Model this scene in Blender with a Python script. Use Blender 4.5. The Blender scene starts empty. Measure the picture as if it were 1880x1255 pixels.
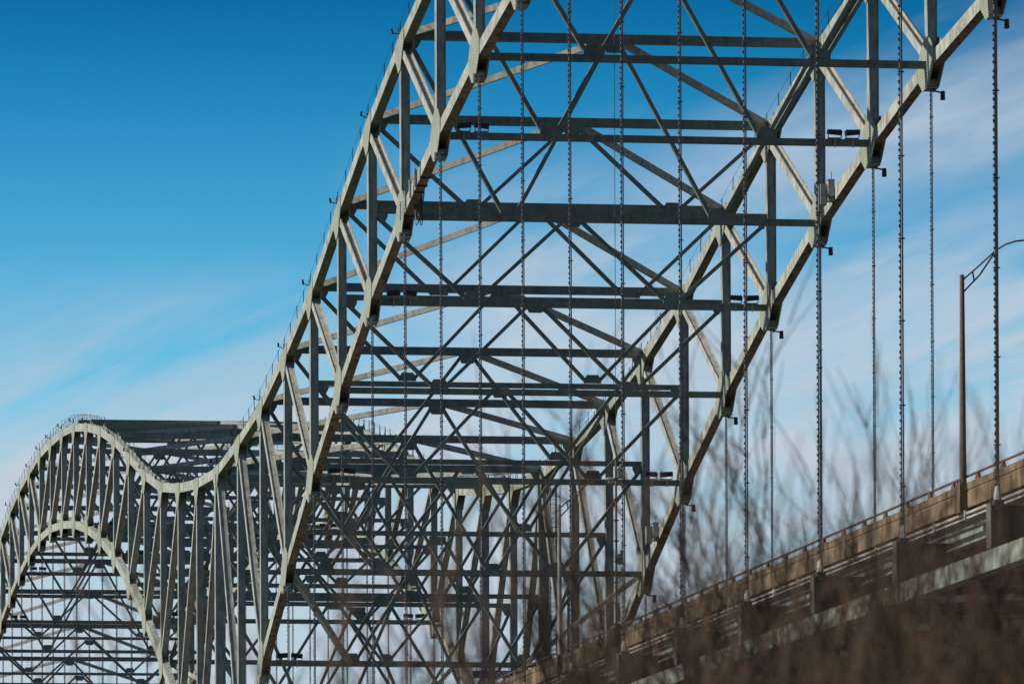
import bpy, math, random
from mathutils import Vector, Matrix
R_ = math.radians
SC = bpy.context.scene
COL = SC.collection

# ------------------------------------------------------------------ camera
A_, W_, Y0, P_, EYE = 51.1511, 26.5459, 154.0092, 11.43, 1.7
yaw, pit, rol = R_(5.40094), R_(0.67817), R_(-0.13356)
F = Vector((math.sin(yaw)*math.cos(pit), math.cos(yaw)*math.cos(pit), math.sin(pit)))
Rt = Vector((math.cos(yaw), -math.sin(yaw), 0)); Up = Rt.cross(F)
R2 = Rt*math.cos(rol)+Up*math.sin(rol); U2 = Up*math.cos(rol)-Rt*math.sin(rol)
cd = bpy.data.cameras.new("camera"); cam = bpy.data.objects.new("camera", cd); COL.objects.link(cam)
cam.matrix_world = Matrix(((R2.x, U2.x, -F.x, 0), (R2.y, U2.y, -F.y, 0), (R2.z, U2.z, -F.z, EYE), (0, 0, 0, 1)))
cd.sensor_width = 36; cd.lens = 8000/1880*36
cd.shift_x = 946.39/1880; cd.shift_y = 1241.66/1880
cd.clip_start = 0.5; cd.clip_end = 20000
cd.dof.use_dof = True; cd.dof.focus_distance = 255; cd.dof.aperture_fstop = 2.8
SC.camera = cam

# ------------------------------------------------------------------ sun, sky, exposure
SUN = Vector((-0.78, 0.10, 0.62)).normalized()
sd = bpy.data.lights.new("sun", 'SUN'); so = bpy.data.objects.new("sun", sd); COL.objects.link(so)
so.rotation_euler = SUN.to_track_quat('Z', 'Y').to_euler(); so.location = (0, 0, 200)
sd.energy = 5.0; sd.angle = R_(0.5); sd.color = (1.0, 0.92, 0.80)
w = bpy.data.worlds.new("World"); SC.world = w; w.use_nodes = True
nt = w.node_tree; nt.nodes.clear()
def N(t, kind, **kw):
    n = t.nodes.new(kind)
    for k, v in kw.items():
        if k.startswith('i_'): n.inputs[k[2:]].default_value = v
        else: setattr(n, k, v)
    return n
def L(t, a, ao, b, bi): t.links.new(a.outputs[ao], b.inputs[bi])
def math_(t, op, a, b=None, clamp=False):
    n = t.nodes.new('ShaderNodeMath'); n.operation = op; n.use_clamp = clamp
    for k, v in ((0, a), (1, b)):
        if v is None: continue
        if isinstance(v, (int, float)): n.inputs[k].default_value = v
        else: t.links.new(v, n.inputs[k])
    return n.outputs[0]
def ramp_(t, val, stops, interp='LINEAR'):
    r = t.nodes.new('ShaderNodeValToRGB'); r.color_ramp.interpolation = interp
    e = r.color_ramp.elements
    while len(e) < len(stops): e.new(0.5)
    for x, (p, c) in zip(e, stops):
        x.position = p; x.color = (*c, 1) if len(c) == 3 else c
    t.links.new(val, r.inputs[0]); return r.outputs[0]
def mix_(t, fac, a, b, mode='MIX'):
    m = t.nodes.new('ShaderNodeMix'); m.data_type = 'RGBA'; m.blend_type = mode
    for k, v in ((0, fac), (6, a), (7, b)):
        if isinstance(v, (int, float)): m.inputs[k].default_value = v
        elif isinstance(v, tuple): m.inputs[k].default_value = (*v, 1)
        else: t.links.new(v, m.inputs[k])
    return m.outputs[2]
sky = N(nt, 'ShaderNodeTexSky', sky_type='NISHITA', sun_disc=False)
sky.sun_elevation = math.asin(SUN.z); sky.sun_rotation = math.atan2(SUN.x, SUN.y)
sky.air_density = 1.0; sky.dust_density = 0.2; sky.ozone_density = 3.0
tc = N(nt, 'ShaderNodeTexCoord'); sep = N(nt, 'ShaderNodeSeparateXYZ'); L(nt, tc, 'Generated', sep, 0)
ysafe = math_(nt, 'MAXIMUM', math_(nt, 'ABSOLUTE', sep.outputs[1]), 0.05)
u = math_(nt, 'DIVIDE', sep.outputs[0], ysafe); v = math_(nt, 'DIVIDE', sep.outputs[2], ysafe)   # cloud-layer coordinates
# fair sky: deepen and saturate the clear air
hs = N(nt, 'ShaderNodeHueSaturation', i_Hue=0.492, i_Saturation=1.45, i_Value=1.0); L(nt, sky, 0, hs, 'Color')
grad = ramp_(nt, math_(nt, 'MULTIPLY', v, 2.0, True), [(0.12, (1.6, 1.6, 1.45)), (0.30, (1.25, 1.50, 1.34)), (0.37, (0.95, 1.28, 1.22)), (0.43, (0.45, 1.0, 1.05)), (0.465, (0.18, 0.80, 0.88)), (0.50, (0.07, 0.58, 0.70)), (0.95, (0.05, 0.24, 0.36))])
clear = mix_(nt, 1.0, hs.outputs[0], grad, 'MULTIPLY')
def cloud(scale, su, sv, rot, detail, dist=0.0, off=0.0):
    cb = N(nt, 'ShaderNodeCombineXYZ'); nt.links.new(u, cb.inputs[0]); nt.links.new(v, cb.inputs[1]); cb.inputs[2].default_value = off
    mp = N(nt, 'ShaderNodeMapping', vector_type='TEXTURE'); mp.inputs['Rotation'].default_value = (0, 0, rot); mp.inputs['Scale'].default_value = (su, sv, 1)
    L(nt, cb, 0, mp, 0)
    no = N(nt, 'ShaderNodeTexNoise', i_Scale=scale, i_Detail=detail, i_Roughness=0.55, i_Distortion=dist); L(nt, mp, 0, no, 0)
    return no.outputs[0]
n1 = cloud(9, 1.0, 0.42, R_(12), 6, 0.3, 3.1)      # low bank
n2 = cloud(14, 1.3, 0.20, R_(24), 7, 0.5, 7.7)     # cirrus streaks
n3 = cloud(42, 1.2, 0.35, R_(20), 9, 0.5, 1.2)
n4 = cloud(11, 1.5, 0.5, R_(14), 9, 0.4, 5.2)
# low bank, thick toward the horizon
bank = math_(nt, 'ADD', math_(nt, 'MULTIPLY', math_(nt, 'SUBTRACT', 0.175, v), 34.0), math_(nt, 'MULTIPLY', math_(nt, 'SUBTRACT', n1, 0.5), 3.6), False)
bank = math_(nt, 'MULTIPLY', bank, 0.9, True)
# a long slanting streak high on the right : distance from the line v = 0.19 + 0.55 (u - 0.2)
d = math_(nt, 'SUBTRACT', v, math_(nt, 'ADD', 0.195, math_(nt, 'MULTIPLY', math_(nt, 'SUBTRACT', u, 0.233), 0.30)))
d = math_(nt, 'ABSOLUTE', math_(nt, 'ADD', d, math_(nt, 'MULTIPLY', math_(nt, 'SUBTRACT', n2, 0.5), 0.03)))
st = math_(nt, 'SUBTRACT', 1.0, math_(nt, 'MULTIPLY', d, 36.0), True)
st = math_(nt, 'MULTIPLY', st, math_(nt, 'MULTIPLY', math_(nt, 'SUBTRACT', u, 0.19), 11.0, True))
wisp = math_(nt, 'MULTIPLY', math_(nt, 'SUBTRACT', math_(nt, 'ADD', math_(nt, 'MULTIPLY', n2, 0.45), math_(nt, 'MULTIPLY', n4, 0.55)), 0.40), 7.5, True)
wisp = math_(nt, 'MULTIPLY', wisp, math_(nt, 'MAXIMUM', math_(nt, 'MULTIPLY', math_(nt, 'SUBTRACT', u, 0.170), 22.0, True), math_(nt, 'MULTIPLY', math_(nt, 'SUBTRACT', 0.192, v), 22.0, True)))
wisp = math_(nt, 'MULTIPLY', wisp, math_(nt, 'MULTIPLY', math_(nt, 'SUBTRACT', 0.222, v), 22.0, True))
cl = math_(nt, 'MAXIMUM', bank, math_(nt, 'MAXIMUM', math_(nt, 'MULTIPLY', st, 0.72), math_(nt, 'MULTIPLY', wisp, 0.88)))
cl = math_(nt, 'MULTIPLY', cl, math_(nt, 'ADD', 0.30, math_(nt, 'MULTIPLY', n3, 1.2)), True)
ccol = mix_(nt, n1, (3.7, 4.8, 5.9), (5.9, 6.4, 7.0))
out = mix_(nt, cl, clear, ccol)
bg = N(nt, 'ShaderNodeBackground', i_Strength=0.107); nt.links.new(out, bg.inputs[0])
wo = N(nt, 'ShaderNodeOutputWorld'); L(nt, bg, 0, wo, 0)
SC.view_settings.view_transform = 'Standard'; SC.view_settings.look = 'None'
SC.view_settings.exposure = 0.0; SC.view_settings.gamma = 1.0

# ------------------------------------------------------------------ helpers
class MB:
    def __init__(s): s.v = []; s.f = []; s.m = []
    def quadbox(s, c8, m=0):
        b = len(s.v); s.v += [tuple(p) for p in c8]
        for q in ((0, 3, 2, 1), (4, 5, 6, 7), (0, 1, 5, 4), (1, 2, 6, 5), (2, 3, 7, 6), (3, 0, 4, 7)):
            s.f.append(tuple(b+k for k in q)); s.m.append(m)
    def bar(s, p, q, w, h, side=(1, 0, 0), m=0, oh=0.0, ow=0.0):
        """box from p to q; w measured along 'side', h across both; ow, oh shift it sideways"""
        p = Vector(p); q = Vector(q); d = (q-p).normalized(); sd_ = Vector(side)
        sd_ = (sd_-d*sd_.dot(d)).normalized(); n = d.cross(sd_).normalized()
        if n.z < 0: n = -n
        o = sd_*ow+n*oh; a = sd_*w/2; b = n*h/2
        s.quadbox([p+o-a-b, p+o+a-b, p+o+a+b, p+o-a+b, q+o-a-b, q+o+a-b, q+o+a+b, q+o-a+b], m)
    def box(s, x0, x1, y0, y1, z0, z1, m=0):
        s.quadbox([(x0, y0, z0), (x1, y0, z0), (x1, y1, z0), (x0, y1, z0), (x0, y0, z1), (x1, y0, z1), (x1, y1, z1), (x0, y1, z1)], m)
    def hbar(s, p, q, w, h, t=0.05):
        """rolled H section: flanges at +-w/2, web across"""
        s.bar(p, q, t, h, ow=-w/2+t/2); s.bar(p, q, t, h, ow=w/2-t/2); s.bar(p, q, w-2*t-.004, t)
    def sweep(s, pts, w, h, x, m_side=0, m_bot=1):
        """mitred rectangular chord through (y,z) points at a given x"""
        n = len(pts); rings = []
        for k, (y, z) in enumerate(pts):
            a = pts[max(k-1, 0)]; c = pts[min(k+1, n-1)]
            d0 = Vector((y-a[0], z-a[1])); d1 = Vector((c[0]-y, c[1]-z))
            if d0.length < 1e-6: d0 = d1
            if d1.length < 1e-6: d1 = d0
            d0.normalize(); d1.normalize(); t = (d0+d1).normalized(); nn = Vector((-t.y, t.x)); g = h/2/max(.5, nn.dot(Vector((-d0.y, d0.x))))
            rings.append([(x-w/2, y-nn.x*g, z-nn.y*g), (x+w/2, y-nn.x*g, z-nn.y*g), (x+w/2, y+nn.x*g, z+nn.y*g), (x-w/2, y+nn.x*g, z+nn.y*g)])
        b = len(s.v)
        for r in rings: s.v += r
        for k in range(n-1):
            o = b+4*k
            for e, mm in ((0, m_bot), (1, m_side), (2, m_side), (3, m_side)):
                s.f.append((o+e, o+(e+1) % 4, o+4+(e+1) % 4, o+4+e)); s.m.append(mm)
        s.f.append((b+3, b+2, b+1, b)); s.f.append((b+4*n-4, b+4*n-3, b+4*n-2, b+4*n-1)); s.m += [m_side]*2
    def poly(s, pts, x0, x1, m=0):
        """(y,z) polygon extruded in x"""
        b = len(s.v); n = len(pts)
        s.v += [(x0, y, z) for y, z in pts]+[(x1, y, z) for y, z in pts]
        s.f.append(tuple(b+k for k in range(n))); s.f.append(tuple(b+n+k for k in reversed(range(n)))); s.m += [m, m]
        for k in range(n): s.f.append((b+k, b+n+k, b+n+(k+1) % n, b+(k+1) % n)); s.m.append(m)
    def polyxz(s, pts, y0, y1, m=0):
        b = len(s.v); n = len(pts)
        s.v += [(x, y0, z) for x, z in pts]+[(x, y1, z) for x, z in pts]
        s.f.append(tuple(b+k for k in reversed(range(n)))); s.f.append(tuple(b+n+k for k in range(n))); s.m += [m, m]
        for k in range(n): s.f.append((b+k, b+(k+1) % n, b+n+(k+1) % n, b+n+k)); s.m.append(m)
    def tube(s, pts, rad, n=6, m=0):
        pts = [Vector(p) for p in pts]; b = len(s.v); K = len(pts)
        rr = rad if isinstance(rad, (list, tuple)) else [rad]*K
        for k, p in enumerate(pts):
            d = (pts[min(k+1, K-1)]-pts[max(k-1, 0)]).normalized()
            a = d.orthogonal().normalized(); c = d.cross(a)
            for j in range(n):
                t = 2*math.pi*j/n; s.v.append(tuple(p+(a*math.cos(t)+c*math.sin(t))*rr[k]))
        for k in range(K-1):
            for j in range(n):
                s.f.append((b+k*n+j, b+k*n+(j+1) % n, b+(k+1)*n+(j+1) % n, b+(k+1)*n+j)); s.m.append(m)
        s.f.append(tuple(b+j for j in reversed(range(n)))); s.f.append(tuple(b+(K-1)*n+j for j in range(n))); s.m += [m, m]
    def build(s, name, mats, parent=None, loc=None):
        me = bpy.data.meshes.new(name); vs = s.v
        if loc is not None: vs = [(a-loc[0], b-loc[1], c-loc[2]) for a, b, c in vs]
        me.from_pydata(vs, [], s.f); me.update()
        for m in (mats if isinstance(mats, (list, tuple)) else [mats]): me.materials.append(m)
        me.polygons.foreach_set('material_index', s.m)
        import bmesh
        bm = bmesh.new(); bm.from_mesh(me); bmesh.ops.recalc_face_normals(bm, faces=bm.faces); bm.to_mesh(me); bm.free()
        o = bpy.data.objects.new(name, me); COL.objects.link(o)
        if parent: o.parent = parent
        if loc is not None: o.location = loc
        return o
def empty(name, loc, parent=None):
    o = bpy.data.objects.new(name, None); COL.objects.link(o); o.location = loc
    if parent: o.parent = parent
    return o
def tag(o, label=None, cat=None, group=None, kind=None):
    if label: o['label'] = label
    if cat: o['category'] = cat
    if group: o['group'] = group
    if kind: o['kind'] = kind
    return o

# ------------------------------------------------------------------ materials
def mat(name): 
    m = bpy.data.materials.new(name); m.use_nodes = True; return m, m.node_tree, m.node_tree.nodes['Principled BSDF']
def steel(name, c0, c1, dirt, dirt_amt=.5, rust=.3, rivet=False, rough=.62, streak=True):
    m, t, b = mat(name); geo = N(t, 'ShaderNodeNewGeometry')
    mp = N(t, 'ShaderNodeMapping'); mp.inputs['Scale'].default_value = (1, 1, .28 if streak else 1); L(t, geo, 'Position', mp, 0)
    na = N(t, 'ShaderNodeTexNoise', i_Scale=.55, i_Detail=5, i_Roughness=.6); L(t, geo, 'Position', na, 0)
    nb = N(t, 'ShaderNodeTexNoise', i_Scale=2.6, i_Detail=6, i_Roughness=.68, i_Distortion=.5); L(t, mp, 0, nb, 0)
    nc = N(t, 'ShaderNodeTexNoise', i_Scale=7.0, i_Detail=5, i_Roughness=.7, i_Distortion=.8); L(t, mp, 0, nc, 0)
    c = mix_(t, ramp_(t, na.outputs[0], [(.35, (0, 0, 0)), (.65, (1, 1, 1))]), c0, c1)
    k = ramp_(t, nb.outputs[0], [(.47, (0, 0, 0)), (.62, (1, 1, 1))])
    c = mix_(t, math_(t, 'MULTIPLY', k, dirt_amt), c, dirt)
    r = ramp_(t, nc.outputs[0], [(.57, (0, 0, 0)), (.66, (1, 1, 1))])
    c = mix_(t, math_(t, 'MULTIPLY', r, rust), c, (.20, .085, .03))
    fine = N(t, 'ShaderNodeTexNoise', i_Scale=28, i_Detail=3); L(t, geo, 'Position', fine, 0)
    c = mix_(t, .35, c, ramp_(t, fine.outputs[0], [(.3, (.55, .55, .55)), (.7, (1.2, 1.2, 1.2))]), 'MULTIPLY')
    t.links.new(c, b.inputs['Base Color']); b.inputs['Roughness'].default_value = rough; b.inputs['Specular IOR Level'].default_value = .3
    bp = N(t, 'ShaderNodeBump', i_Strength=.25, i_Distance=.02); L(t, nb, 0, bp, 'Height'); L(t, bp, 0, b, 'Normal')
    if rivet:
        s = N(t, 'ShaderNodeSeparateXYZ'); L(t, geo, 'Position', s, 0)
        def cellc(o): 
            x = math_(t, 'SUBTRACT', math_(t, 'FRACT', math_(t, 'DIVIDE', o, .17)), .5); return math_(t, 'MULTIPLY', x, x)
        dd = math_(t, 'ADD', cellc(s.outputs[1]), cellc(s.outputs[2]))
        dot = ramp_(t, dd, [(.03, (1, 1, 1)), (.09, (0, 0, 0))])
        t.links.new(mix_(t, math_(t, 'MULTIPLY', dot, .8), c, (.66, .68, .60)), b.inputs['Base Color'])
        bp.inputs['Strength'].default_value = .9; bp.inputs['Distance'].default_value = .05; t.links.new(dot, bp.inputs['Height'])
    return m
STEEL = steel('painted_steel', (.33, .375, .325), (.49, .51, .45), (.15, .145, .11), .75, .6)
DIAG = steel('painted_steel_worn', (.38, .40, .36), (.50, .51, .465), (.20, .19, .15), .7, .5)
UNDERG = steel('green_underside', (.22, .25, .16), (.17, .20, .12), (.06, .055, .035), .7, .3, streak=False)  # top chord bottom face, a darker green than its sides
VERT = steel('shade_toned_post', (.275, .325, .30), (.375, .41, .37), (.13, .135, .115), .6, .45)  # same paint as the chords, darkened for the shaded front faces
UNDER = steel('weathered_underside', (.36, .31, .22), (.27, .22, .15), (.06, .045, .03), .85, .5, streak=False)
STRUT = steel('shade_toned_bracing', (.15, .205, .18), (.215, .265, .235), (.11, .11, .085), .6, .35)  # chord paint again, with shade and its teal tint put into the colour
GUSS = steel('gusset_steel', (.25, .30, .22), (.33, .36, .28), (.15, .145, .11), .4, .2, rivet=True)
FBM = steel('shade_toned_floor_beam', (.12, .115, .085), (.17, .17, .13), (.07, .045, .025), .7, .5)  # rust brown, darkened to paint in the shade below the deck
DKST = steel('shaded_interior_steel', (.05, .055, .05), (.07, .07, .065), (.02, .02, .018), .6, .2)  # near-black tone painting the shade inside the open nodes
TIE = steel('tie_steel', (.28, .34, .28), (.36, .41, .34), (.14, .12, .09), .7, .35)
def simple(name, c, rough=.7, metal=0.0, var=.25, sc=3.0):
    m, t, b = mat(name); geo = N(t, 'ShaderNodeNewGeometry')
    n = N(t, 'ShaderNodeTexNoise', i_Scale=sc, i_Detail=6, i_Roughness=.65); L(t, geo, 'Position', n, 0)
    k = ramp_(t, n.outputs[0], [(.25, (1-var,)*3), (.75, (1+var,)*3)])
    t.links.new(mix_(t, 1.0, c, k, 'MULTIPLY'), b.inputs['Base Color'])
    b.inputs['Roughness'].default_value = rough; b.inputs['Metallic'].default_value = metal; return m
DARK = simple('dark_metal', (.02, .021, .023), .5)
BEAD = simple('light_string_housing', (.055, .052, .06), .5, 0, .5, 9)
ROPE = simple('hanger_rope', (.16, .155, .155), .6, 0, .4, 20)
SOCK = simple('socket_zinc', (.55, .55, .5), .5)
PIPE = simple('conduit_zinc', (.55, .52, .46), .45)
RUSTP = simple('weathering_steel', (.15, .095, .06), .75, 0, .4, 6)
GALV = simple('galvanised_steel', (.42, .40, .35), .5)
ASPH = simple('asphalt', (.05, .05, .05), .9)
GREY = simple('grey_box_paint', (.34, .36, .36), .5)
RED = simple('red_paint', (.45, .02, .04), .5)
def concrete(name, c, streak=(.05, .035, .025)):
    m, t, b = mat(name); geo = N(t, 'ShaderNodeNewGeometry')
    mp = N(t, 'ShaderNodeMapping'); mp.inputs['Scale'].default_value = (1, 1, .18); L(t, geo, 'Position', mp, 0)
    n = N(t, 'ShaderNodeTexNoise', i_Scale=2.2, i_Detail=7, i_Roughness=.7); L(t, mp, 0, n, 0)
    n2 = N(t, 'ShaderNodeTexNoise', i_Scale=1.1, i_Detail=6, i_Roughness=.7); L(t, geo, 'Position', n2, 0)
    cc = mix_(t, ramp_(t, n2.outputs[0], [(.35, (0, 0, 0)), (.65, (1, 1, 1))]), c, tuple(x*1.35 for x in c))
    cc = mix_(t, math_(t, 'MULTIPLY', ramp_(t, n.outputs[0], [(.45, (0, 0, 0)), (.6, (1, 1, 1))]), .85), cc, streak)
    t.links.new(cc, b.inputs['Base Color']); b.inputs['Roughness'].default_value = .9
    bp = N(t, 'ShaderNodeBump', i_Strength=.4, i_Distance=.02); L(t, n, 0, bp, 'Height'); L(t, bp, 0, b, 'Normal'); return m
BARR = concrete('stained_barrier_concrete', (.20, .140, .082), (.05, .038, .026))
CONC = concrete('pier_concrete', (.33, .30, .26), (.12, .10, .08))
def bark(name, c0, c1):
    m, t, b = mat(name); oi = N(t, 'ShaderNodeObjectInfo'); geo = N(t, 'ShaderNodeNewGeometry')
    n = N(t, 'ShaderNodeTexNoise', i_Scale=3.0, i_Detail=3); L(t, geo, 'Position', n, 0)
    t.links.new(mix_(t, ramp_(t, n.outputs[0], [(.35, (0, 0, 0)), (.65, (1, 1, 1))]), c0, c1), b.inputs['Base Color'])
    b.inputs['Roughness'].default_value = .85; return m
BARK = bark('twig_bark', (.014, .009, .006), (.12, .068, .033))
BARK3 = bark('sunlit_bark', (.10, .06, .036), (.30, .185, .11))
BARK2 = bark('stem_bark', (.016, .011, .008), (.06, .038, .022))

# ------------------------------------------------------------------ geometry of the arches
H = EYE
ZB_near = {0: 60.6, 1: 60.3, 2: 59.45, 3: 58.03, 4: 55.92, 5: 53.3, 6: 49.95, 7: 45.99, 8: 41.5, 9: 36.34, 10: 30.68, 11: 24.6, 12: 18.6}
ZT_near = {0: 70.1, 1: 69.8, 2: 69.1, 3: 67.9, 4: 66.3, 5: 64.15, 6: 61.39, 7: 58.07, 8: 54.53, 9: 52.02, 10: 50.01, 11: 48.93, 12: 48.23}
ZB_far = {0: 59.6, 1: 59.25, 2: 58.28, 3: 56.9, 4: 55.0, 5: 52.5, 6: 49.36, 7: 45.56, 8: 41.0, 9: 36.16, 10: 30.6, 11: 24.6, 12: 18.6}
ZT_far = {0: 68.95, 1: 68.6, 2: 68.05, 3: 67.0, 4: 65.35, 5: 63.3, 6: 60.73, 7: 57.5, 8: 54.3, 9: 51.62, 10: 50.0, 11: 48.84, 12: 48.23}
def kk(i): return abs(i-5) if i <= 17 else abs(i-29)
def zb(i): return (ZB_near if i <= 17 else ZB_far)[kk(i)]+H
def zt(i): return (ZT_near if i <= 17 else ZT_far)[kk(i)]+H
def zs(i): return zt(i)+.52
def yy(i): return Y0+P_*i
XL, XR = A_, A_+W_
XM = (XL+XR)/2
ZTIE = 18.45+H      # centre of the tie girder
bridge = tag(empty('arch_bridge', (XM, Y0+P_*17, 0)), 'huge grey green steel arch bridge with two humps of riveted trusswork', 'bridge')
BL = bridge.location
def part(mb, name, mats, parent=None):
    """child of the bridge (or of one of its parts) - world coordinates in, parent inverse applied"""
    o = mb.build(name, mats); o.parent = parent or bridge
    if parent is None: o.matrix_parent_inverse = Matrix.Translation(-BL)
    return o

rng = random.Random(7)
# deck end to the near bank ; nodes run from -7 to 41
def truss(x, nm_label, left):
    # chords
    m = MB(); pts = [(yy(-7)-2, ZTIE+.5)]+[(yy(i), zt(i)) for i in range(-6, 41)]+[(yy(41)+2, ZTIE+.5)]
    m.sweep(pts, .60, .80, x)
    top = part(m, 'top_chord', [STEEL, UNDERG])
    m = MB()
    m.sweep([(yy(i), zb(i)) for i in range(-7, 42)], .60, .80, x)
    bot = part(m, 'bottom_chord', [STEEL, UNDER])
    # oval drain holes in the underside beside each node
    # verticals
    for i in range(-6, 41):
        m = MB(); m.bar((x, yy(i), zb(i)+.2), (x, yy(i), zt(i)-.2), .47, .44)
        for o_ in (-.26, .26): m.bar((x+o_, yy(i), zb(i)+.2), (x+o_, yy(i), zt(i)-.2), .046, .60)
        if i == 17: m = MB(); m.bar((x, yy(i), ZTIE), (x, yy(i), zt(i)-.2), .80, .70)
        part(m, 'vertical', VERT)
    # diagonals fall toward each crown
    for i in range(-6, 41):
        k = kk(i)
        if k == 0: continue
        outs = [i-1, i+1] if i == 17 else [i+(1 if (i < 5 or 17 < i < 29) else -1)]
        for j in outs:
            m = MB(); p = (x, yy(i), zt(i)-.3); q = (x, yy(j), zb(j)+.3)
            if k <= 7: m.hbar(p, q, .54, .50, .07)
            else:
                m.bar(p, q, .46, .30)
                for o_ in (-.256, .256): m.bar((x+o_, p[1], p[2]), (x+o_, q[1], q[2]), .045, .42)
            part(m, 'diagonal', DIAG)
    # gussets, both faces of a node in one piece
    rest = MB()
    for i in range(-6, 41):
        for nodetop in (True, False):
            if not nodetop and abs(i-17) < 1: continue
            f = zt if nodetop else zb
            s0 = (f(i)-f(i-1))/P_; s1 = (f(i+1)-f(i))/P_ if i < 40 else s0
            def pt(u_, v_):
                s = s0 if u_ < 0 else s1
                return (yy(i)+u_, f(i)+u_*s+v_)
            if nodetop: poly = [pt(-1.5, -.42), pt(-1.0, -.9), pt(-.35, -1.75), pt(.35, -1.75), pt(1.0, -.9), pt(1.5, -.42), pt(1.35, .44), pt(0, .50), pt(-1.35, .44)]
            else: poly = [pt(-1.5, .42), pt(-.9, 1.2), pt(-.35, 1.55), pt(.35, 1.55), pt(.9, 1.2), pt(1.5, .42), pt(1.45, -.42), pt(.55, -1.35), pt(-.5, -1.35), pt(-1.45, -.42)]
            vis = (left and 7 <= i <= 33) or (not left and nodetop and 9 <= i <= 26) or (not left and not nodetop and 7 <= i <= 16)
            m = MB() if vis else rest
            m.poly(poly, x-.345, x-.303); m.poly(poly, x+.303, x+.345)
            if not nodetop:   # the hanger box below the chord: recessed diaphragm, cap plate, pin
                m.box(x-.30, x+.30, yy(i)-.22, yy(i)+.40, f(i)-1.33, f(i)-.86)
                m.box(x-.30, x+.30, yy(i)-.50, yy(i)+.50, f(i)-1.42, f(i)-1.345)
                m.box(x-.30, x+.30, yy(i)+.42, yy(i)+.47, f(i)-1.34, f(i)-.3, 1)  # back plate in the painted shade tone
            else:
                m.box(x-.30, x+.30, yy(i)-.05, yy(i)+.30, f(i)-1.6, f(i)-.3, 1)  # dark block stands for the shaded hollow under the node
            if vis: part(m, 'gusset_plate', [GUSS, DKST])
    o = part(rest, 'gusset_plates', [GUSS, DKST]); o['kind'] = 'stuff'; 
    # hand line with thin posts along the top chord
    m = MB()
    for sx in (-.24, .24):
        line = []
        for j in range(-6*4, 40*4+1):
            i = j/4; i0 = math.floor(i); fr = i-i0
            z = zt(i0)*(1-fr)+zt(min(i0+1, 40))*fr+.38; y = yy(i)
            if fr == 0 or 1:
                sl = 1.0+rng.uniform(-.05, .08)
                m.bar((x+sx, y, z), (x+sx+rng.uniform(-.04, .04), y+rng.uniform(-.04, .04), z+sl), .045, .045)
                line.append((x+sx, y, z+.93-.0))
        if 1: m.tube(line, .012, 3)
    part(m, 'handrail', DARK, None)
    # small light brackets on the top chord nodes
    for i in range(9, 34):
        m = MB(); z = zt(i)+.4; y = yy(i)
        tl = rng.uniform(-.12, .12); g = .7*rng.uniform(.8, 1.1)
        m.bar((x-.27, y+.3, z-.05), (x-.27+tl*.3, y+.3, z+.95*g), .05, .05); m.bar((x-.27, y+.3, z+.35*g), (x-.27-.6*g, y+.3+tl, z+.55*g+tl), .05, .05, side=(0, 1, 0))
        m.bar((x-.27-.6*g, y+.3+tl, z+.45*g+tl), (x-.30-.63*g+tl*.6, y+.3+tl, z+.95*g+tl), .12, .13)
        part(m, 'light_bracket', DARK)
truss(XL, '', True); truss(XR, '', False)

# ------------------------------------------------------------------ sway frames and laterals
def mids(i):
    k = kk(i)
    S, B = zs(i), zb(i)
    if k <= 5: return []
    if k <= 10: return [(S+B)/2]
    if k == 11: return [38.9+H]
    return [38.4+H, 28.0+H]
def plate(m, xc, z, w, h, y, up):
    s = 1 if up else -1
    m.polyxz([(xc-w/2, z), (xc+w/2, z), (xc+w/2, z+s*h*.35), (xc+w/2-.22, z+s*h), (xc-w/2+.22, z+s*h), (xc-w/2, z+s*h*.35)], y-.03, y+.03)
for i in range(-6, 41):
    k = kk(i); y = yy(i); S, B = zs(i), zb(i)
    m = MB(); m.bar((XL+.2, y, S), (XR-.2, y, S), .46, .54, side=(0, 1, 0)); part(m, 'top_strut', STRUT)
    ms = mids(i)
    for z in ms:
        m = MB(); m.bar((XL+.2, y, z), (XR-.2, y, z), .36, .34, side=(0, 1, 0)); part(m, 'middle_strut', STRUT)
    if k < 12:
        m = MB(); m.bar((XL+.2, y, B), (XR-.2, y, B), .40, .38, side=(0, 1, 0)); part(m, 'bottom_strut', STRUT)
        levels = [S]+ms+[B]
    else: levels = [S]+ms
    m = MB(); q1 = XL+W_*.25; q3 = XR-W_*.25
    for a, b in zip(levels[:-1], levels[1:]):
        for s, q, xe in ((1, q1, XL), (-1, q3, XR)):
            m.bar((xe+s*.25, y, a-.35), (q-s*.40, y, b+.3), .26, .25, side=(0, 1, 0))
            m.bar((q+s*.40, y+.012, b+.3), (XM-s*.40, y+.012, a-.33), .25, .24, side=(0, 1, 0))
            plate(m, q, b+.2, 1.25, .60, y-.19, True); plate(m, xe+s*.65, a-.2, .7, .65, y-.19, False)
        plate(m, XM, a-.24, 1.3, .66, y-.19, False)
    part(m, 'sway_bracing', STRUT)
def side_of(i): return 1 if (5 <= i < 17 or i >= 29) else -1     # direction away from the crown
for i in range(-6, 41):
    if i == 17: continue
    dirs = [-1, 1] if i in (5, 29) else [side_of(i)]
    for dr in dirs:
        j = i+dr
        if j < -6 or j > 40: continue
        for s, xe in ((1, XL), (-1, XR)):
            m = MB(); m.bar((XM-s*.3, yy(i)+dr*.25, zs(i)+.02), (xe+s*.3, yy(j)-dr*.3, zs(j)+.02), .34, .40, side=(0, 1, 0)); part(m, 'lateral_brace', DIAG)
for i, j in ((14, 15), (20, 19)):
    for s, xe in ((1, XL), (-1, XR)):
        m = MB(); m.bar((xe+s*.3, yy(i), zb(i)), (xe+s*W_*.25, yy(j), zb(j)), .34, .36, side=(0, 1, 0)); part(m, 'portal_brace', DIAG)

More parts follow.
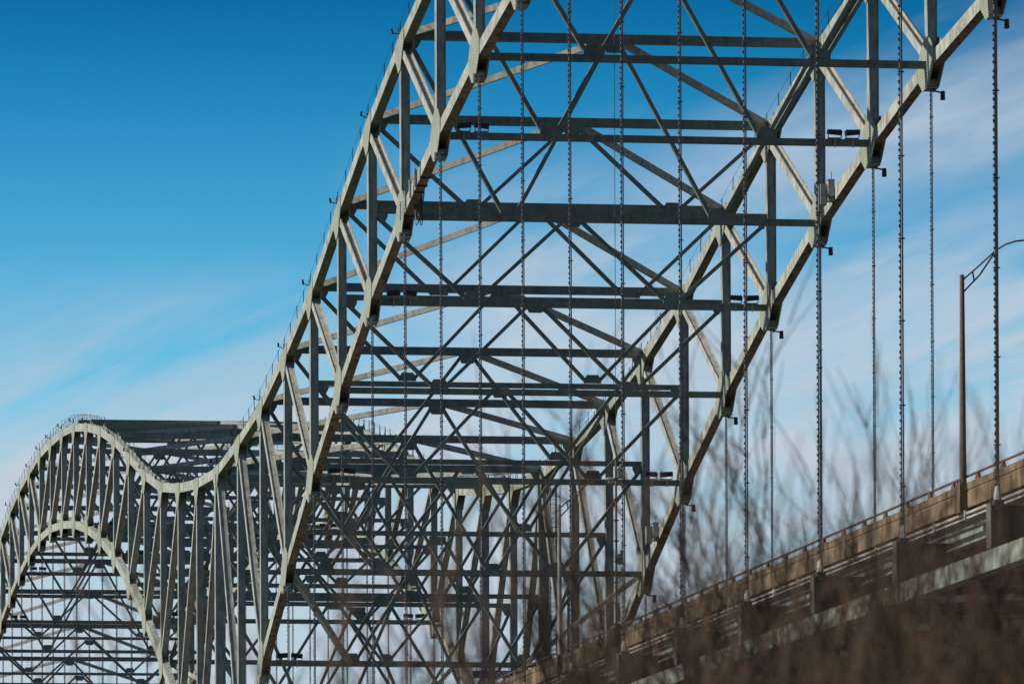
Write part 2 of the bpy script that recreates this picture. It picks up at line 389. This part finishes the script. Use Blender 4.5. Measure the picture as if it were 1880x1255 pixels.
# ------------------------------------------------------------------ hangers
for x in (XL, XR):
    for i in list(range(-5, 16))+list(range(19, 40)):
        y = yy(i); z1 = zb(i)-1.38; z0 = 20.95+H-.3
        if z1-z0 < 1: continue
        h = MB(); h.tube([(x-.04, y, z0), (x-.04, y, z1)], .031, 6); h.tube([(x+.042, y, z0), (x+.042, y, z1)], .031, 6)
        ho = part(h, 'hanger', ROPE)
        b = MB(); n = int((z1-z0)/.27)
        for q in range(n):
            zz = z0+.2+q*.27+.03*math.sin(q*2.3+i)
            b.box(x-(.105 if x < XM else .09), x-.068, y-.035, y+.035, zz, zz+.07+.02*((q*7) % 3))
            if q % 12 == 6: b.box(x-.115, x+.125, y-.055, y+.055, zz+.12, zz+.16)
        part(b, 'light_string', BEAD, ho)
        s = MB(); s.tube([(x, y, z0-.35), (x, y, z0+.15), (x, y, z0+.5)], [.17, .14, .08], 8)
        part(s, 'socket', SOCK, ho)
# lamps under the lower nodes
for x, s in ((XR, 1), (XL, -1)):
    for i in list(range(7, 16)):
        z = zb(i)-1.42; y = yy(i)
        m = MB()
        if s > 0:
            m.bar((x+.05, y-.2, z-.1), (x+.62, y-.2, z-.22), .08, .08, side=(0, 1, 0)); m.tube([(x+.62, y-.2, z-.12), (x+.62, y-.2, z-.62)], [.13, .15], 8); m.bar((x+.05, y-.2, z+.03), (x+.05, y-.2, z-.14), .1, .1)
            part(m, 'node_lamp', DARK)
        else:
            m.tube([(x-.45, y-.5, z+.25), (x-.45, y-.5, z-.25)], .11, 8); m.tube([(x-.18, y-.5, z+.2), (x-.18, y-.5, z-.22)], .09, 8); m.bar((x-.5, y-.5, z+.28), (x+.1, y-.45, z+.28), .1, .08, side=(0, 1, 0))
            part(m, 'node_lamp', GALV)
# pairs of floodlights sitting on the lower struts, every other frame
def floodlight(x, i, flip):
    z = zb(i)+.22; y = yy(i)-.1
    m = MB()
    for dx, tl in ((-.55, -.12), (.55, .16)):
        m.box(x+dx-.42, x+dx-.38, y-.2, y-.1, z, z+.26); m.box(x+dx+.38, x+dx+.42, y-.2, y-.1, z, z+.26); m.box(x+dx-.42, x+dx+.42, y-.2, y+.1, z+.005, z+.04)
        m.box(x+dx-.03, x+dx+.03, y-.24, y-.17, z-.55, z+.02)
    o = part(m, 'floodlight', GALV)
    h = MB()
    for dx, tl in ((-.55, -.12), (.55, .16)):
        h.bar((x+dx-.42, y-.12, z+.36+tl*flip*.3), (x+dx+.42, y-.12, z+.36-tl*flip*.3), .42, .30, side=(0, 1, .25))
        for q in range(5): h.bar((x+dx-.34+q*.17, y-.36, z+.42), (x+dx-.34+q*.17, y+.05, z+.54), .03, .12)
    part(h, 'lamp_head', DARK, o)
for i in (7, 9, 11, 13, 15, 19, 21, 23, 25, 27, 29, 31, 33):
    floodlight(XL+1.9, i, 1); floodlight(XR-1.9, i, -1)
# equipment on the chords
def chord_pt(i, f, side):
    i0 = math.floor(i); fr = i-i0; return (yy(i), f(i0)*(1-fr)+f(i0+1)*fr)
y, z = chord_pt(9.78, zb, 0)
m = MB()
for k in range(9):
    ph = k*.7; pts = []
    for q in range(13):
        t = q/12; pts.append((XL+.34+.12*math.sin(ph)+.12*math.sin(t*6+k), y-.9+t*.9+.1*math.cos(ph*2), z+.9-(1.5+.28*(k % 4))*math.sin(t*math.pi)**.7-.5*t))
    m.tube(pts, .035, 5)
part(m, 'cable_bundle', DARK)
m = MB()
for k in range(4):
    i = 9.55+.14*k; y, z = chord_pt(i, zb, 0); m.box(XL-.42, XL-.31, y-.10, y+.10, z-.35, z+.75)
part(m, 'equipment_box', GREY)
for i in (9.42, 9.52, 9.60, 9.9):
    m = MB(); y, z = chord_pt(i, zb, 0); m.box(XL-.345, XL+.345, y-.06, y+.06, z-.50, z+.50)
    part(m, 'conduit_clamp', DARK)
def boxes(i, f):
    y, z = chord_pt(i, f, 0); x = XR-.3
    m = MB(); m.box(x-.42, x-.02, y-.45, y+.05, z-.35, z+.95); m.box(x-.46, x-.0, y-.5, y+.1, z+.955, z+1.0)
    m.box(x-.86, x-.46, y-.25, y+.25, z-.55, z+.75); m.box(x-.2, x-.15, y-.3, y-.25, z+1.0, z+1.5); m.box(x-.68, x-.65, y-.28, y-.26, z-.3, z+.6)
    o = part(m, 'equipment_box', GREY)
    m = MB()
    for k in range(6):
        m.tube([(x-.5+.12*k, y-.35, z+.3), (x-.45+.13*k, y-.45, z-.1-.12*(k % 3)), (x-.1+.1*k, y-.5, z-.1)], .04, 5)
    m.tube([(x+.05, y+2.6, z-.1+1.3), (x-.02, y+1.2, z+1.1), (x-.1, y-.1, z+1.0), (x-.05, y-.3, z-.6)], .04, 5)
    part(m, 'conduit', DARK)
boxes(9.66, zb); boxes(13.58, zb)

# ------------------------------------------------------------------ deck system
YA, YB = -150.0, yy(41)+160
m = MB()
m.box(XL+1.32, XR-1.32, YA, YB, 21.05+H, 21.30+H); deck = part(m, 'deck_slab', CONC)
m = MB(); m.box(XL+1.75, XR-1.75, YA, YB, 21.304+H, 21.36+H); part(m, 'roadway', ASPH)
for s, x in ((1, XL+1.15), (-1, XR-1.15)):
    m = MB()
    zb0 = 21.22+H
    prof = [(-.10, 0), (-.10, .60), (-.06, .66), (-.10, .70), (-.10, .96), (.16, .96), (.24, .3), (.42, .085), (.42, .085)]
    pr = [(x+s*a, zb0+b) for a, b in prof[:8]]
    pr.append((x+s*.42, zb0+.083)); pr = pr[:8]
    yv = YA; seg = 0
    while yv < YB:
        y2 = min(yv+8.6, YB); m.polyxz(pr, yv, y2-.03); yv = y2
    bar_o = part(m, 'barrier', BARR)
    m = MB(); m.tube([(x+s*.03, YA, zb0+1.25), (x+s*.03, YB, zb0+1.25)], .055, 8); part(m, 'guard_rail', RUSTP, bar_o)
    m = MB(); yv = 30.0+.9
    while yv < 420:
        m.polyxz([(x+s*.03-.03, zb0+.955), (x+s*.03+.03, zb0+.955), (x+s*.03+.03, zb0+1.24), (x+s*.03-.03, zb0+1.24)], yv-.09, yv+.09)
        b0 = len(m.v); m.poly([(yv-.22, zb0+.958), (yv+.22, zb0+.958), (yv+.07, zb0+1.21), (yv-.07, zb0+1.21)], x+s*.03-.06, x+s*.03+.06); yv += 2.93
    o = part(m, 'rail_posts', RUSTP, bar_o); o['kind'] = 'stuff'
# conduits hung under the slab edge
for s, x in ((1, XL+.95), (-1, XR-.95)):
    m = MB()
    m.tube([(x, YA, 20.98+H), (x, YB, 20.98+H)], .055, 8); m.tube([(x+s*.02, YA, 20.80+H), (x+s*.02, YB, 20.80+H)], .045, 8)
    yv = 31.0
    while yv < 450: m.box(x-.08, x+.02, yv-.05, yv+.05, 20.72+H, 21.10+H); yv += 3.81
    part(m, 'conduit', PIPE)
# stringers
for q in range(8):
    x = XL+1.85+(W_-3.7)*q/7
    m = MB(); m.box(x-.03, x+.03, YA, YB, 20.12+H, 21.04+H); m.box(x-.20, x+.20, YA, YB, 20.06+H, 20.118+H); m.box(x-.18, x+.18, YA, YB, 20.95+H, 21.046+H)
    part(m, 'stringer', TIE)
m = MB(); m.tube([(XL+1.5, YA, 20.62+H), (XL+1.5, YB, 20.62+H)], .05, 8); part(m, 'drain_pipe', PIPE)
# floor beams
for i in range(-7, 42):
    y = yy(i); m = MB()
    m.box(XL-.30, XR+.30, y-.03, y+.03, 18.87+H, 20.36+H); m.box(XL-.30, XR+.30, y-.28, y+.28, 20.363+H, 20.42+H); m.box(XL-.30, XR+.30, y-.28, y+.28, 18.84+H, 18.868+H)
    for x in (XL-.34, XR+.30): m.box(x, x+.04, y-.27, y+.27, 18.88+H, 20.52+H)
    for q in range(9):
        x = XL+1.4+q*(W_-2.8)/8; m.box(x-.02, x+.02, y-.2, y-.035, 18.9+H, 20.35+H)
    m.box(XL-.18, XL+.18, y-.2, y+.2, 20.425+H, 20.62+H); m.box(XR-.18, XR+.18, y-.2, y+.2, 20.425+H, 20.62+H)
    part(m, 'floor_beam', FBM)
# tie girders, with ribbed splices
for x in (XL, XR):
    m = MB(); m.box(x-.30, x+.30, yy(-7), yy(41), ZTIE-.38, ZTIE+.38); t_o = part(m, 'tie_girder', TIE)
    for i in range(-7, 42, 2):
        m = MB(); y = yy(i)+.35
        m.box(x-.325, x-.302, y-.5, y+2.9, ZTIE-.36, ZTIE+.36); m.box(x-.37, x-.326, y-.75, y-.62, ZTIE-.42, ZTIE+.42)
        for q in range(7): m.box(x-.40, x-.326, y-.4, y+2.8, ZTIE-.345+q*.1, ZTIE-.30+q*.1)
        part(m, 'splice_plate', TIE, t_o)
# bottom lateral diagonals under the deck
for i in range(-7, 41):
    m = MB(); m.bar((XL+.3, yy(i)+.3, ZTIE), (XR-.3, yy(i+1)-.3, ZTIE), .25, .25); m.bar((XR-.3, yy(i)+.3, ZTIE-.27), (XL+.3, yy(i+1)-.3, ZTIE-.27), .25, .25)
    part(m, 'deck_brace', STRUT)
# piers
def pier(y, zt_, z0, wide=3.0, piers_x=(XL, XR)):
    m = MB()
    for x in piers_x:
        b = len(m.v); 
        m.quadbox([(x-wide*.7, y-wide*.6, z0), (x+wide*.7, y-wide*.6, z0), (x+wide*.7, y+wide*.6, z0), (x-wide*.7, y+wide*.6, z0), (x-wide*.5, y-wide*.45, zt_), (x+wide*.5, y-wide*.45, zt_), (x+wide*.5, y+wide*.45, zt_), (x-wide*.5, y+wide*.45, zt_)])
    m.box(piers_x[0]+wide*.48, piers_x[1]-wide*.48, y-wide*.4, y+wide*.4, zt_-3.2, zt_-.2)
    m.box(piers_x[0]-wide*.8, piers_x[1]+wide*.8, y-wide*.75, y+wide*.75, z0-3, z0+1.2)
    return part(m, 'pier', CONC)
for i in (-7, 17, 41): pier(yy(i), 17.2+H, -6.0, 4.2)
for yp in (50, 20, -12, -44, -76, -108, -140): pier(yp, 19.6+H, .2, 2.0, (XL+4, XR-4))
for yp in (yy(41)+35, yy(41)+75, yy(41)+115, yy(41)+150): pier(yp, 19.6+H, .2, 2.0, (XL+4, XR-4))
# ladder with cage on the right truss beside the central pier
m = MB(); x = XR+.82; y = yy(17)-.2; z0, z1 = 22.0+H, 47.6+H
m.bar((x-.25, y, z0), (x-.25, y, z1), .07, .07); m.bar((x+.25, y, z0), (x+.25, y, z1), .07, .07)
q = z0
while q < z1: m.bar((x-.25, y, q), (x+.25, y, q), .04, .04, side=(0, 1, 0)); q += .38
q = z0+2
while q < z1:
    m.tube([(x-.36+.0, y, q), (x-.45, y-.45, q), (x, y-.75, q), (x+.45, y-.45, q), (x+.36, y, q)], .03, 4); q += 1.25
for a, b in ((-.45, -.45), (0, -.75), (.45, -.45)): m.bar((x+a, y+b, z0+2), (x+a, y+b, z1), .05, .05)
part(m, 'ladder', DARK)

# ------------------------------------------------------------------ street furniture
def ray(px, py):
    return F+R2*((px-940+946.39)/8000)-U2*((py-627.5-1241.66)/8000)
def at_x(X, px, py):
    d_ = ray(px, py); t = X/d_.x; return Vector((X, d_.y*t, d_.z*t+EYE))
def lamp(px, pbase, ptop, label, matp):
    X = XL+.98; b = at_x(X, px, pbase); tp = at_x(X, px, ptop); y = b.y; zt0 = 21.2+H; zt1 = tp.z
    root = tag(empty('street_lamp', (X, y, zt0)), label, 'street lamp', 'street lamps standing on the bridge barrier')
    lc = (X, y, zt0)
    def ch(mb, n, mt):
        o = mb.build(n, mt, root, None); o.matrix_parent_inverse = Matrix.Translation(-Vector(lc)); return o
    m = MB(); m.tube([(X, y, zt0+.95), (X, y, zt1)], [.135, .085], 12); m.tube([(X, y, zt1), (X, y, zt1+.06)], [.10, .03], 12); ch(m, 'pole', matp)
    m = MB(); m.box(X-.22, X+.17, y-.30, y+.30, zt0-.15, zt0+.93); m.box(X-.17, X+.13, y-.22, y+.22, zt0+.934, zt0+1.0)
    for a in (-.15, .15): m.box(X-.20, X-.14, y+a-.03, y+a+.03, zt0+1.0, zt0+1.1)
    ch(m, 'base', BARR)
    m = MB(); k = (zt1-zt0)/7.4
    P1 = [(X+.05, y, zt1-.14), (X+.7, y, zt1+.42), (X+1.30, y, zt1+.97), (X+1.7, y, zt1+1.22), (X+2.1, y, zt1+1.35), (X+2.55, y, zt1+1.40)]
    m.tube(P1, .035, 8); m.tube([(X+.05, y, zt1-.62), (X+.7, y, zt1+.05), (X+1.30, y, zt1+.93)], .033, 8); m.bar((X+.42, y, zt1+.14), (X+.47, y, zt1-.18), .05, .05)
    ch(m, 'arm', RUSTP)
    m = MB(); m.tube([(X+2.5, y, zt1+1.40), (X+2.7, y, zt1+1.41), (X+3.1, y, zt1+1.40), (X+3.2, y, zt1+1.39)], [.05, .11, .13, .05], 10); m.box(X+2.7, X+3.1, y-.1, y+.1, zt1+1.23, zt1+1.32)
    ch(m, 'lamp_head', GALV)
    return root
lamp(1768, 882, 505, 'rust brown street lamp on the barrier at the right, arm reaching past a hanger', RUSTP)
lamp(1028, 1205, 926, 'pale grey street lamp on the barrier in front of the tangled far trusswork', GALV)

# slim sensor pole rising from the barrier and its control cabinet
X = XL+1.0; b = at_x(X, 1132, 1160); tp = at_x(X, 1132, 842)
lc = Vector((X, b.y, 21.2+H)); root = tag(empty('sensor_pole', lc), 'slim dark pole with two small sensor boxes rising from the barrier', 'pole')
def child(mb, n, mt, root, lc):
    o = mb.build(n, mt, root); o.matrix_parent_inverse = Matrix.Translation(-Vector(lc)); return o
m = MB(); m.tube([(X, b.y, 21.2+H), (X, b.y, tp.z)], .06, 8); 
q = 21.5+H
while q < tp.z: m.box(X-.12, X+.12, b.y-.08, b.y+.08, q, q+.06); q += 1.05
child(m, 'pole', RUSTP, root, lc)
for py in (866, 1024):
    z = at_x(X, 1132, py).z; m = MB(); m.box(X+.06, X+.30, b.y-.15, b.y+.15, z-.30, z+.05); m.box(X+.22, X+.34, b.y-.1, b.y+.1, z+.08, z+.42); m.box(X+.02, X+.28, b.y-.12, b.y+.12, z+.12, z+.2); m.box(X-.04, X+.38, b.y-.04, b.y+.04, z+.051, z+.079)
    child(m, 'sensor_box', GALV, root, lc)
m = MB(); m.box(X-.20, X+.75, b.y-.5, b.y+.5, 20.3+H, 22.5+H); m.box(X-.25, X-.20, b.y-.25, b.y+.25, 20.6+H, 22.2+H)
for k in range(7): m.tube([(X-.3, b.y-.9+.25*k, 22.3+H), (X-.38, b.y-.8+.25*k, 21.5+H-.1*k), (X-.28, b.y-.6+.25*k, 20.7+H)], .035, 5)
m.tube([(X-.1, b.y-.9, 22.6+H), (X-.05, b.y-.8, 23.3+H), (X, b.y-.5, 23.5+H), (X, b.y-.2, 23.1+H)], .06, 6)
o = m.build('control_cabinet', RUSTP); tag(o, 'rusty control cabinet with looped cables fixed to the barrier face', 'cabinet')
# thin lightning/test cable dropping from the crown
c = at_x(XM-4, 1129, 400); m = MB(); m.tube([(c.x, c.y, 23+H), (c.x, c.y, 66+H)], .02, 5)
o = m.build('hanging_cable', DARK); tag(o, 'thin dark cable hanging straight down beside the fifth hanger', 'cable')
# dark sign post on the far barrier
X = XR-1.2; b = at_x(X, 1044, 1200); tp = at_x(X, 1044, 1083)
m = MB(); m.tube([(X, b.y, 22.1+H), (X, b.y, tp.z)], .12, 8); m.box(X-.16, X+.16, b.y-.12, b.y+.12, tp.z-.5, tp.z)
o = m.build('marker_post', DARK); tag(o, 'short dark post standing behind the barrier right of the pale lamp', 'post')

# blue welcome board under the strut of the portal frame
y = yy(15)-.35; zc = zb(15)-.215
def at_y(Y, px, py):
    d_ = ray(px, py); t = Y/d_.y; return Vector((d_.x*t, Y, d_.z*t+EYE))
p0 = at_y(y, 868, 1230); p1 = at_y(y, 1030, 1244.5)
lc = Vector(((p0.x+p1.x)/2, y, p1.z)); root = tag(empty('welcome_sign', lc), 'dark blue sign reading WELCOME hung under a cross strut over the road', 'sign')
BLUE = simple('sign_blue', (.015, .045, .22), .45, 0, .1)
LET = simple('sign_lettering', (.8, .8, .72), .5, 0, .1)
m = MB(); m.box(p0.x, p1.x, y-.05, y+.05, p1.z, p0.z); child(m, 'board', BLUE, root, lc)
m = MB()
for q in range(6):
    xx = p0.x+.3+(p1.x-p0.x-.6)*q/5; m.box(xx-.04, xx+.04, y-.02, y+.02, p0.z+.002, zb(15)-.22)
child(m, 'hanger_bracket', GALV, root, lc)
fc = bpy.data.curves.new('sign_text', 'FONT'); fc.body = 'WELCOME'; fc.extrude = .008; fc.offset = .02; hgt = (p0.z-p1.z)
tw = at_y(y, 985, 1237).x-at_y(y, 907, 1237).x
fc.size = 1.0; fo = bpy.data.objects.new('lettering', fc); COL.objects.link(fo)
bpy.context.view_layer.update()
dg = bpy.context.evaluated_depsgraph_get(); me = bpy.data.meshes.new_from_object(fo.evaluated_get(dg)); bpy.data.objects.remove(fo)
xs = [v_.co.x for v_ in me.vertices]; ys = [v_.co.y for v_ in me.vertices]
sx = tw/(max(xs)-min(xs)); sy = hgt*.72/(max(ys)-min(ys)); x0t = at_y(y, 907, 1237).x
for v_ in me.vertices:
    v_.co = (x0t+(v_.co.x-min(xs))*sx-lc.x, y-.062-v_.co.z*.5-lc.y, p1.z+hgt*.14+(v_.co.y-min(ys))*sy-lc.z)
me.materials.append(LET); lo = bpy.data.objects.new('lettering', me); COL.objects.link(lo); lo.parent = root

# ------------------------------------------------------------------ ground and river
def plain(name, c0, c1, sc, rough=.95):
    m, t, b = mat(name); geo = N(t, 'ShaderNodeNewGeometry')
    n = N(t, 'ShaderNodeTexNoise', i_Scale=sc, i_Detail=8, i_Roughness=.7); L(t, geo, 'Position', n, 0)
    t.links.new(mix_(t, ramp_(t, n.outputs[0], [(.35, (0, 0, 0)), (.65, (1, 1, 1))]), c0, c1), b.inputs['Base Color']); b.inputs['Roughness'].default_value = rough; return m
GRASS = plain('winter_grass', (.055, .05, .03), (.10, .085, .05), .6)
prof = [(-9000, 0), (0, 0), (60, 0), (82, -.6), (104, -7.5), (130, -9), (640, -9), (668, -7), (690, 0), (12000, 0)]
xs_ = [-9000, -600, -120, -40, 0, 40, 120, 600, 9000]
m = MB()
for x in xs_:
    for y_, z_ in prof: m.v.append((x, y_+(0 if abs(y_) > 2000 else 3*math.sin(x*.013)), z_))
npf = len(prof)
for a in range(len(xs_)-1):
    for b_ in range(npf-1): m.f.append((a*npf+b_, (a+1)*npf+b_, (a+1)*npf+b_+1, a*npf+b_+1)); m.m.append(0)
o = m.build('ground', GRASS); tag(o, kind='structure')
m, t, b = mat('river_water'); b.inputs['Base Color'].default_value = (.09, .08, .055, 1); b.inputs['Roughness'].default_value = .18
nn = N(t, 'ShaderNodeTexNoise', i_Scale=.7, i_Detail=6); geo = N(t, 'ShaderNodeNewGeometry'); L(t, geo, 'Position', nn, 0); bp = N(t, 'ShaderNodeBump', i_Strength=.5, i_Distance=.3); L(t, nn, 0, bp, 'Height'); L(t, bp, 0, b, 'Normal')
WATER = m
m = MB(); m.v = [(-8900, 70, -5.4), (8900, 70, -5.4), (8900, 685, -5.4), (-8900, 685, -5.4)]; m.f = [(0, 1, 2, 3)]; m.m = [0]
o = m.build('river', WATER); tag(o, kind='structure')

# ------------------------------------------------------------------ bare shrubs in the foreground
def shrub_mesh(seed, height, nstem, spread, twig, dens, rootrad=.35):
    r = random.Random(seed); st = MB(); tw = MB()
    def grow(p, d, length, rad, depth):
        nseg = 5 if depth < 2 else 3; pts = [p]; rads = [rad]
        for k in range(nseg):
            d = (d+Vector((r.gauss(0, .13), r.gauss(0, .13), r.gauss(.05, .09)))).normalized()
            p = p+d*length/nseg; pts.append(p); rads.append(rad*(1-.65*(k+1)/nseg))
        (st if depth == 0 else tw).tube(pts, rads, 5 if depth == 0 else 3)
        if depth >= 3: return
        nb = dens[depth]
        for _ in range(nb):
            k = r.randint(1 if depth else 2, nseg); t = Vector((r.gauss(0, 1), r.gauss(0, 1), r.gauss(.25, .5)))
            nd = (d*1.5+t.normalized()*.62+Vector((0, 0, .25))).normalized()
            grow(pts[k], nd, length*r.uniform(.35, .6), max(twig, rads[k]*.6), depth+1)
    for s in range(nstem):
        a = r.uniform(0, 6.283); q = r.uniform(0, rootrad)
        base = Vector((math.cos(a)*q, math.sin(a)*q, -.05))
        d = Vector((math.cos(a)*spread*r.random(), math.sin(a)*spread*r.random(), 1)).normalized()
        h = height*r.uniform(.6, 1.0)
        grow(base, d, h*.75, .007*h*r.uniform(.7, 1.2)/1.0, 0)
    return st, tw
protos = []
for sd_i, (h, ns, sp, tg, dn) in enumerate([(3.6, 8, .45, .0065, (9, 5, 3)), (3.2, 9, .52, .0065, (9, 5, 3)), (4.0, 8, .38, .0065, (10, 5, 3)), (5.5, 10, .4, .005, (10, 6, 4)), (6.0, 9, .55, .006, (11, 6, 4)), (6.4, 8, .3, .005, (11, 6, 4)), (6.0, 6, .32, .0055, (10, 5, 3)), (5.6, 7, .40, .0055, (10, 5, 3))]):
    st, tw = shrub_mesh(100+sd_i, h, ns, sp, tg, dn); protos.append((h, st, tw))
pm = []
for h, st, tw in protos:
    h = max(q[2] for q in tw.v+st.v); a = st.build('stems', BARK2); b = tw.build('twigs', BARK3 if sd_i < 3 else BARK); pm.append((h, a.data, b.data)); bpy.data.objects.remove(a); bpy.data.objects.remove(b)
cnt = {}
def put_shrub(px, ytop, dist, kind, rot, label, group=None):
    dd = ray(px, ytop); t = dist/dd.y; X = dd.x*t; ztop = dd.z*t+EYE; h, sm, tm = pm[kind]
    s = ztop/h
    root = tag(empty('bare_shrub', (X, dist, 0)), label, 'shrub', group); root.rotation_euler = (0, 0, rot); root.scale = (s, s, s)
    for nm, me in (('stems', sm), ('twigs', tm)):
        o = bpy.data.objects.new(nm, me); COL.objects.link(o); o.parent = root
    return root
rs = random.Random(3)
for px, yt, d_, kd, lb in [
    (1900, 470, 15.5, 2, 'tall sparse leafless shrub at the far right, rising past the rusty street lamp'),
    (1640, 640, 16, 2, 'blurred leafless shrub left of the rusty street lamp, thin stems against the clouds'),
    (1520, 800, 18, 1, 'low bushy leafless shrub crossing the hanger nearest the middle of the barrier'),
    (1350, 760, 17.5, 0, 'blurred leafless shrub right of where the far arch rib meets the barrier'),
    (1110, 900, 18, 0, 'leafless shrub standing before the sensor pole and cabinet'),
    (1035, 900, 20, 1, 'bushy leafless shrub with sunlit twigs between the WELCOME sign and the sensor pole'),
    (745, 860, 19, 2, 'lone blurred leafless shrub in front of the tangled far trusswork'),
    (822, 930, 24, 0, 'leafless shrub with sunlit tan twigs just left of the WELCOME sign'),
    (690, 960, 26, 1, 'broad leafless shrub with tan twigs before the foot of the near left arch rib'),
    (1240, 820, 25, 2, 'leafless shrub crossing the barrier between the sensor pole and the nearest hangers'),
    (600, 1080, 18, 0, 'leftmost low leafless shrub, only its tips showing at the bottom edge')]:
    put_shrub(px, yt, d_, kd, rs.uniform(0, 6.28), lb)
# the tangled undergrowth below the deck: nobody could count it, one object
import numpy as np
def arrays(me):
    v = np.empty(len(me.vertices)*3, np.float32); me.vertices.foreach_get('co', v)
    n = len(me.polygons); ls = np.empty(n, np.int32); lt = np.empty(n, np.int32); me.polygons.foreach_get('loop_start', ls); me.polygons.foreach_get('loop_total', lt)
    li = np.empty(len(me.loops), np.int32); me.loops.foreach_get('vertex_index', li); return v.reshape(-1, 3), ls, lt, li
ar = [[arrays(sm), arrays(tm)] for h, sm, tm in pm]
VV, LS, LT, LI, MI = [], [], [], [], []; nv = nl = 0
spots = []
for k in range(14):
    px = 1200+k*54+rs.uniform(-22, 22); spots.append((px, 850-(px-1150)*.20-rs.uniform(-60, 150), 31+rs.uniform(-4, 5), 6+k % 2))
for k in range(11):
    px = 1150+k*78+rs.uniform(-20, 20); spots.append((px, 1215-(px-1505)*.367-rs.uniform(-60, 90), 30+rs.uniform(-3, 5), rs.choice([3, 4, 5])))
for k in range(18):
    px = 1090+k*50+rs.uniform(-20, 20); spots.append((px, 1195-(px-1505)*.367+rs.uniform(0, 90), 62+rs.uniform(-8, 12), rs.choice([3, 4, 5])))
for px, yt, dist, kd in spots:
    dd = ray(px, yt); t = dist/dd.y; s_ = (dd.z*t+EYE)/pm[kd][0]; a_ = rs.uniform(0, 6.28); c_, n_ = math.cos(a_)*s_, math.sin(a_)*s_
    for q in (0, 1):
        v_, ls, lt, li = ar[kd][q]; o_ = np.empty_like(v_)
        o_[:, 0] = v_[:, 0]*c_-v_[:, 1]*n_+dd.x*t; o_[:, 1] = v_[:, 0]*n_+v_[:, 1]*c_+dist; o_[:, 2] = v_[:, 2]*s_
        VV.append(o_); LS.append(ls+nl); LT.append(lt); LI.append(li+nv); MI.append(np.full(len(ls), q, np.int32)); nv += len(v_); nl += len(li)
VV = np.concatenate(VV); LS = np.concatenate(LS); LT = np.concatenate(LT); LI = np.concatenate(LI); MI = np.concatenate(MI)
me = bpy.data.meshes.new('undergrowth'); me.vertices.add(len(VV)); me.vertices.foreach_set('co', VV.ravel()); me.loops.add(len(LI)); me.loops.foreach_set('vertex_index', LI)
me.polygons.add(len(LS)); me.polygons.foreach_set('loop_start', LS); me.polygons.foreach_set('loop_total', LT)
me.materials.append(BARK2); me.materials.append(BARK); me.polygons.foreach_set('material_index', MI); me.update(calc_edges=True)
o = bpy.data.objects.new('undergrowth', me); COL.objects.link(o); tag(o, 'dense brown leafless undergrowth in front of the tie girder', 'undergrowth', kind='stuff')
print('undergrowth verts', len(VV))
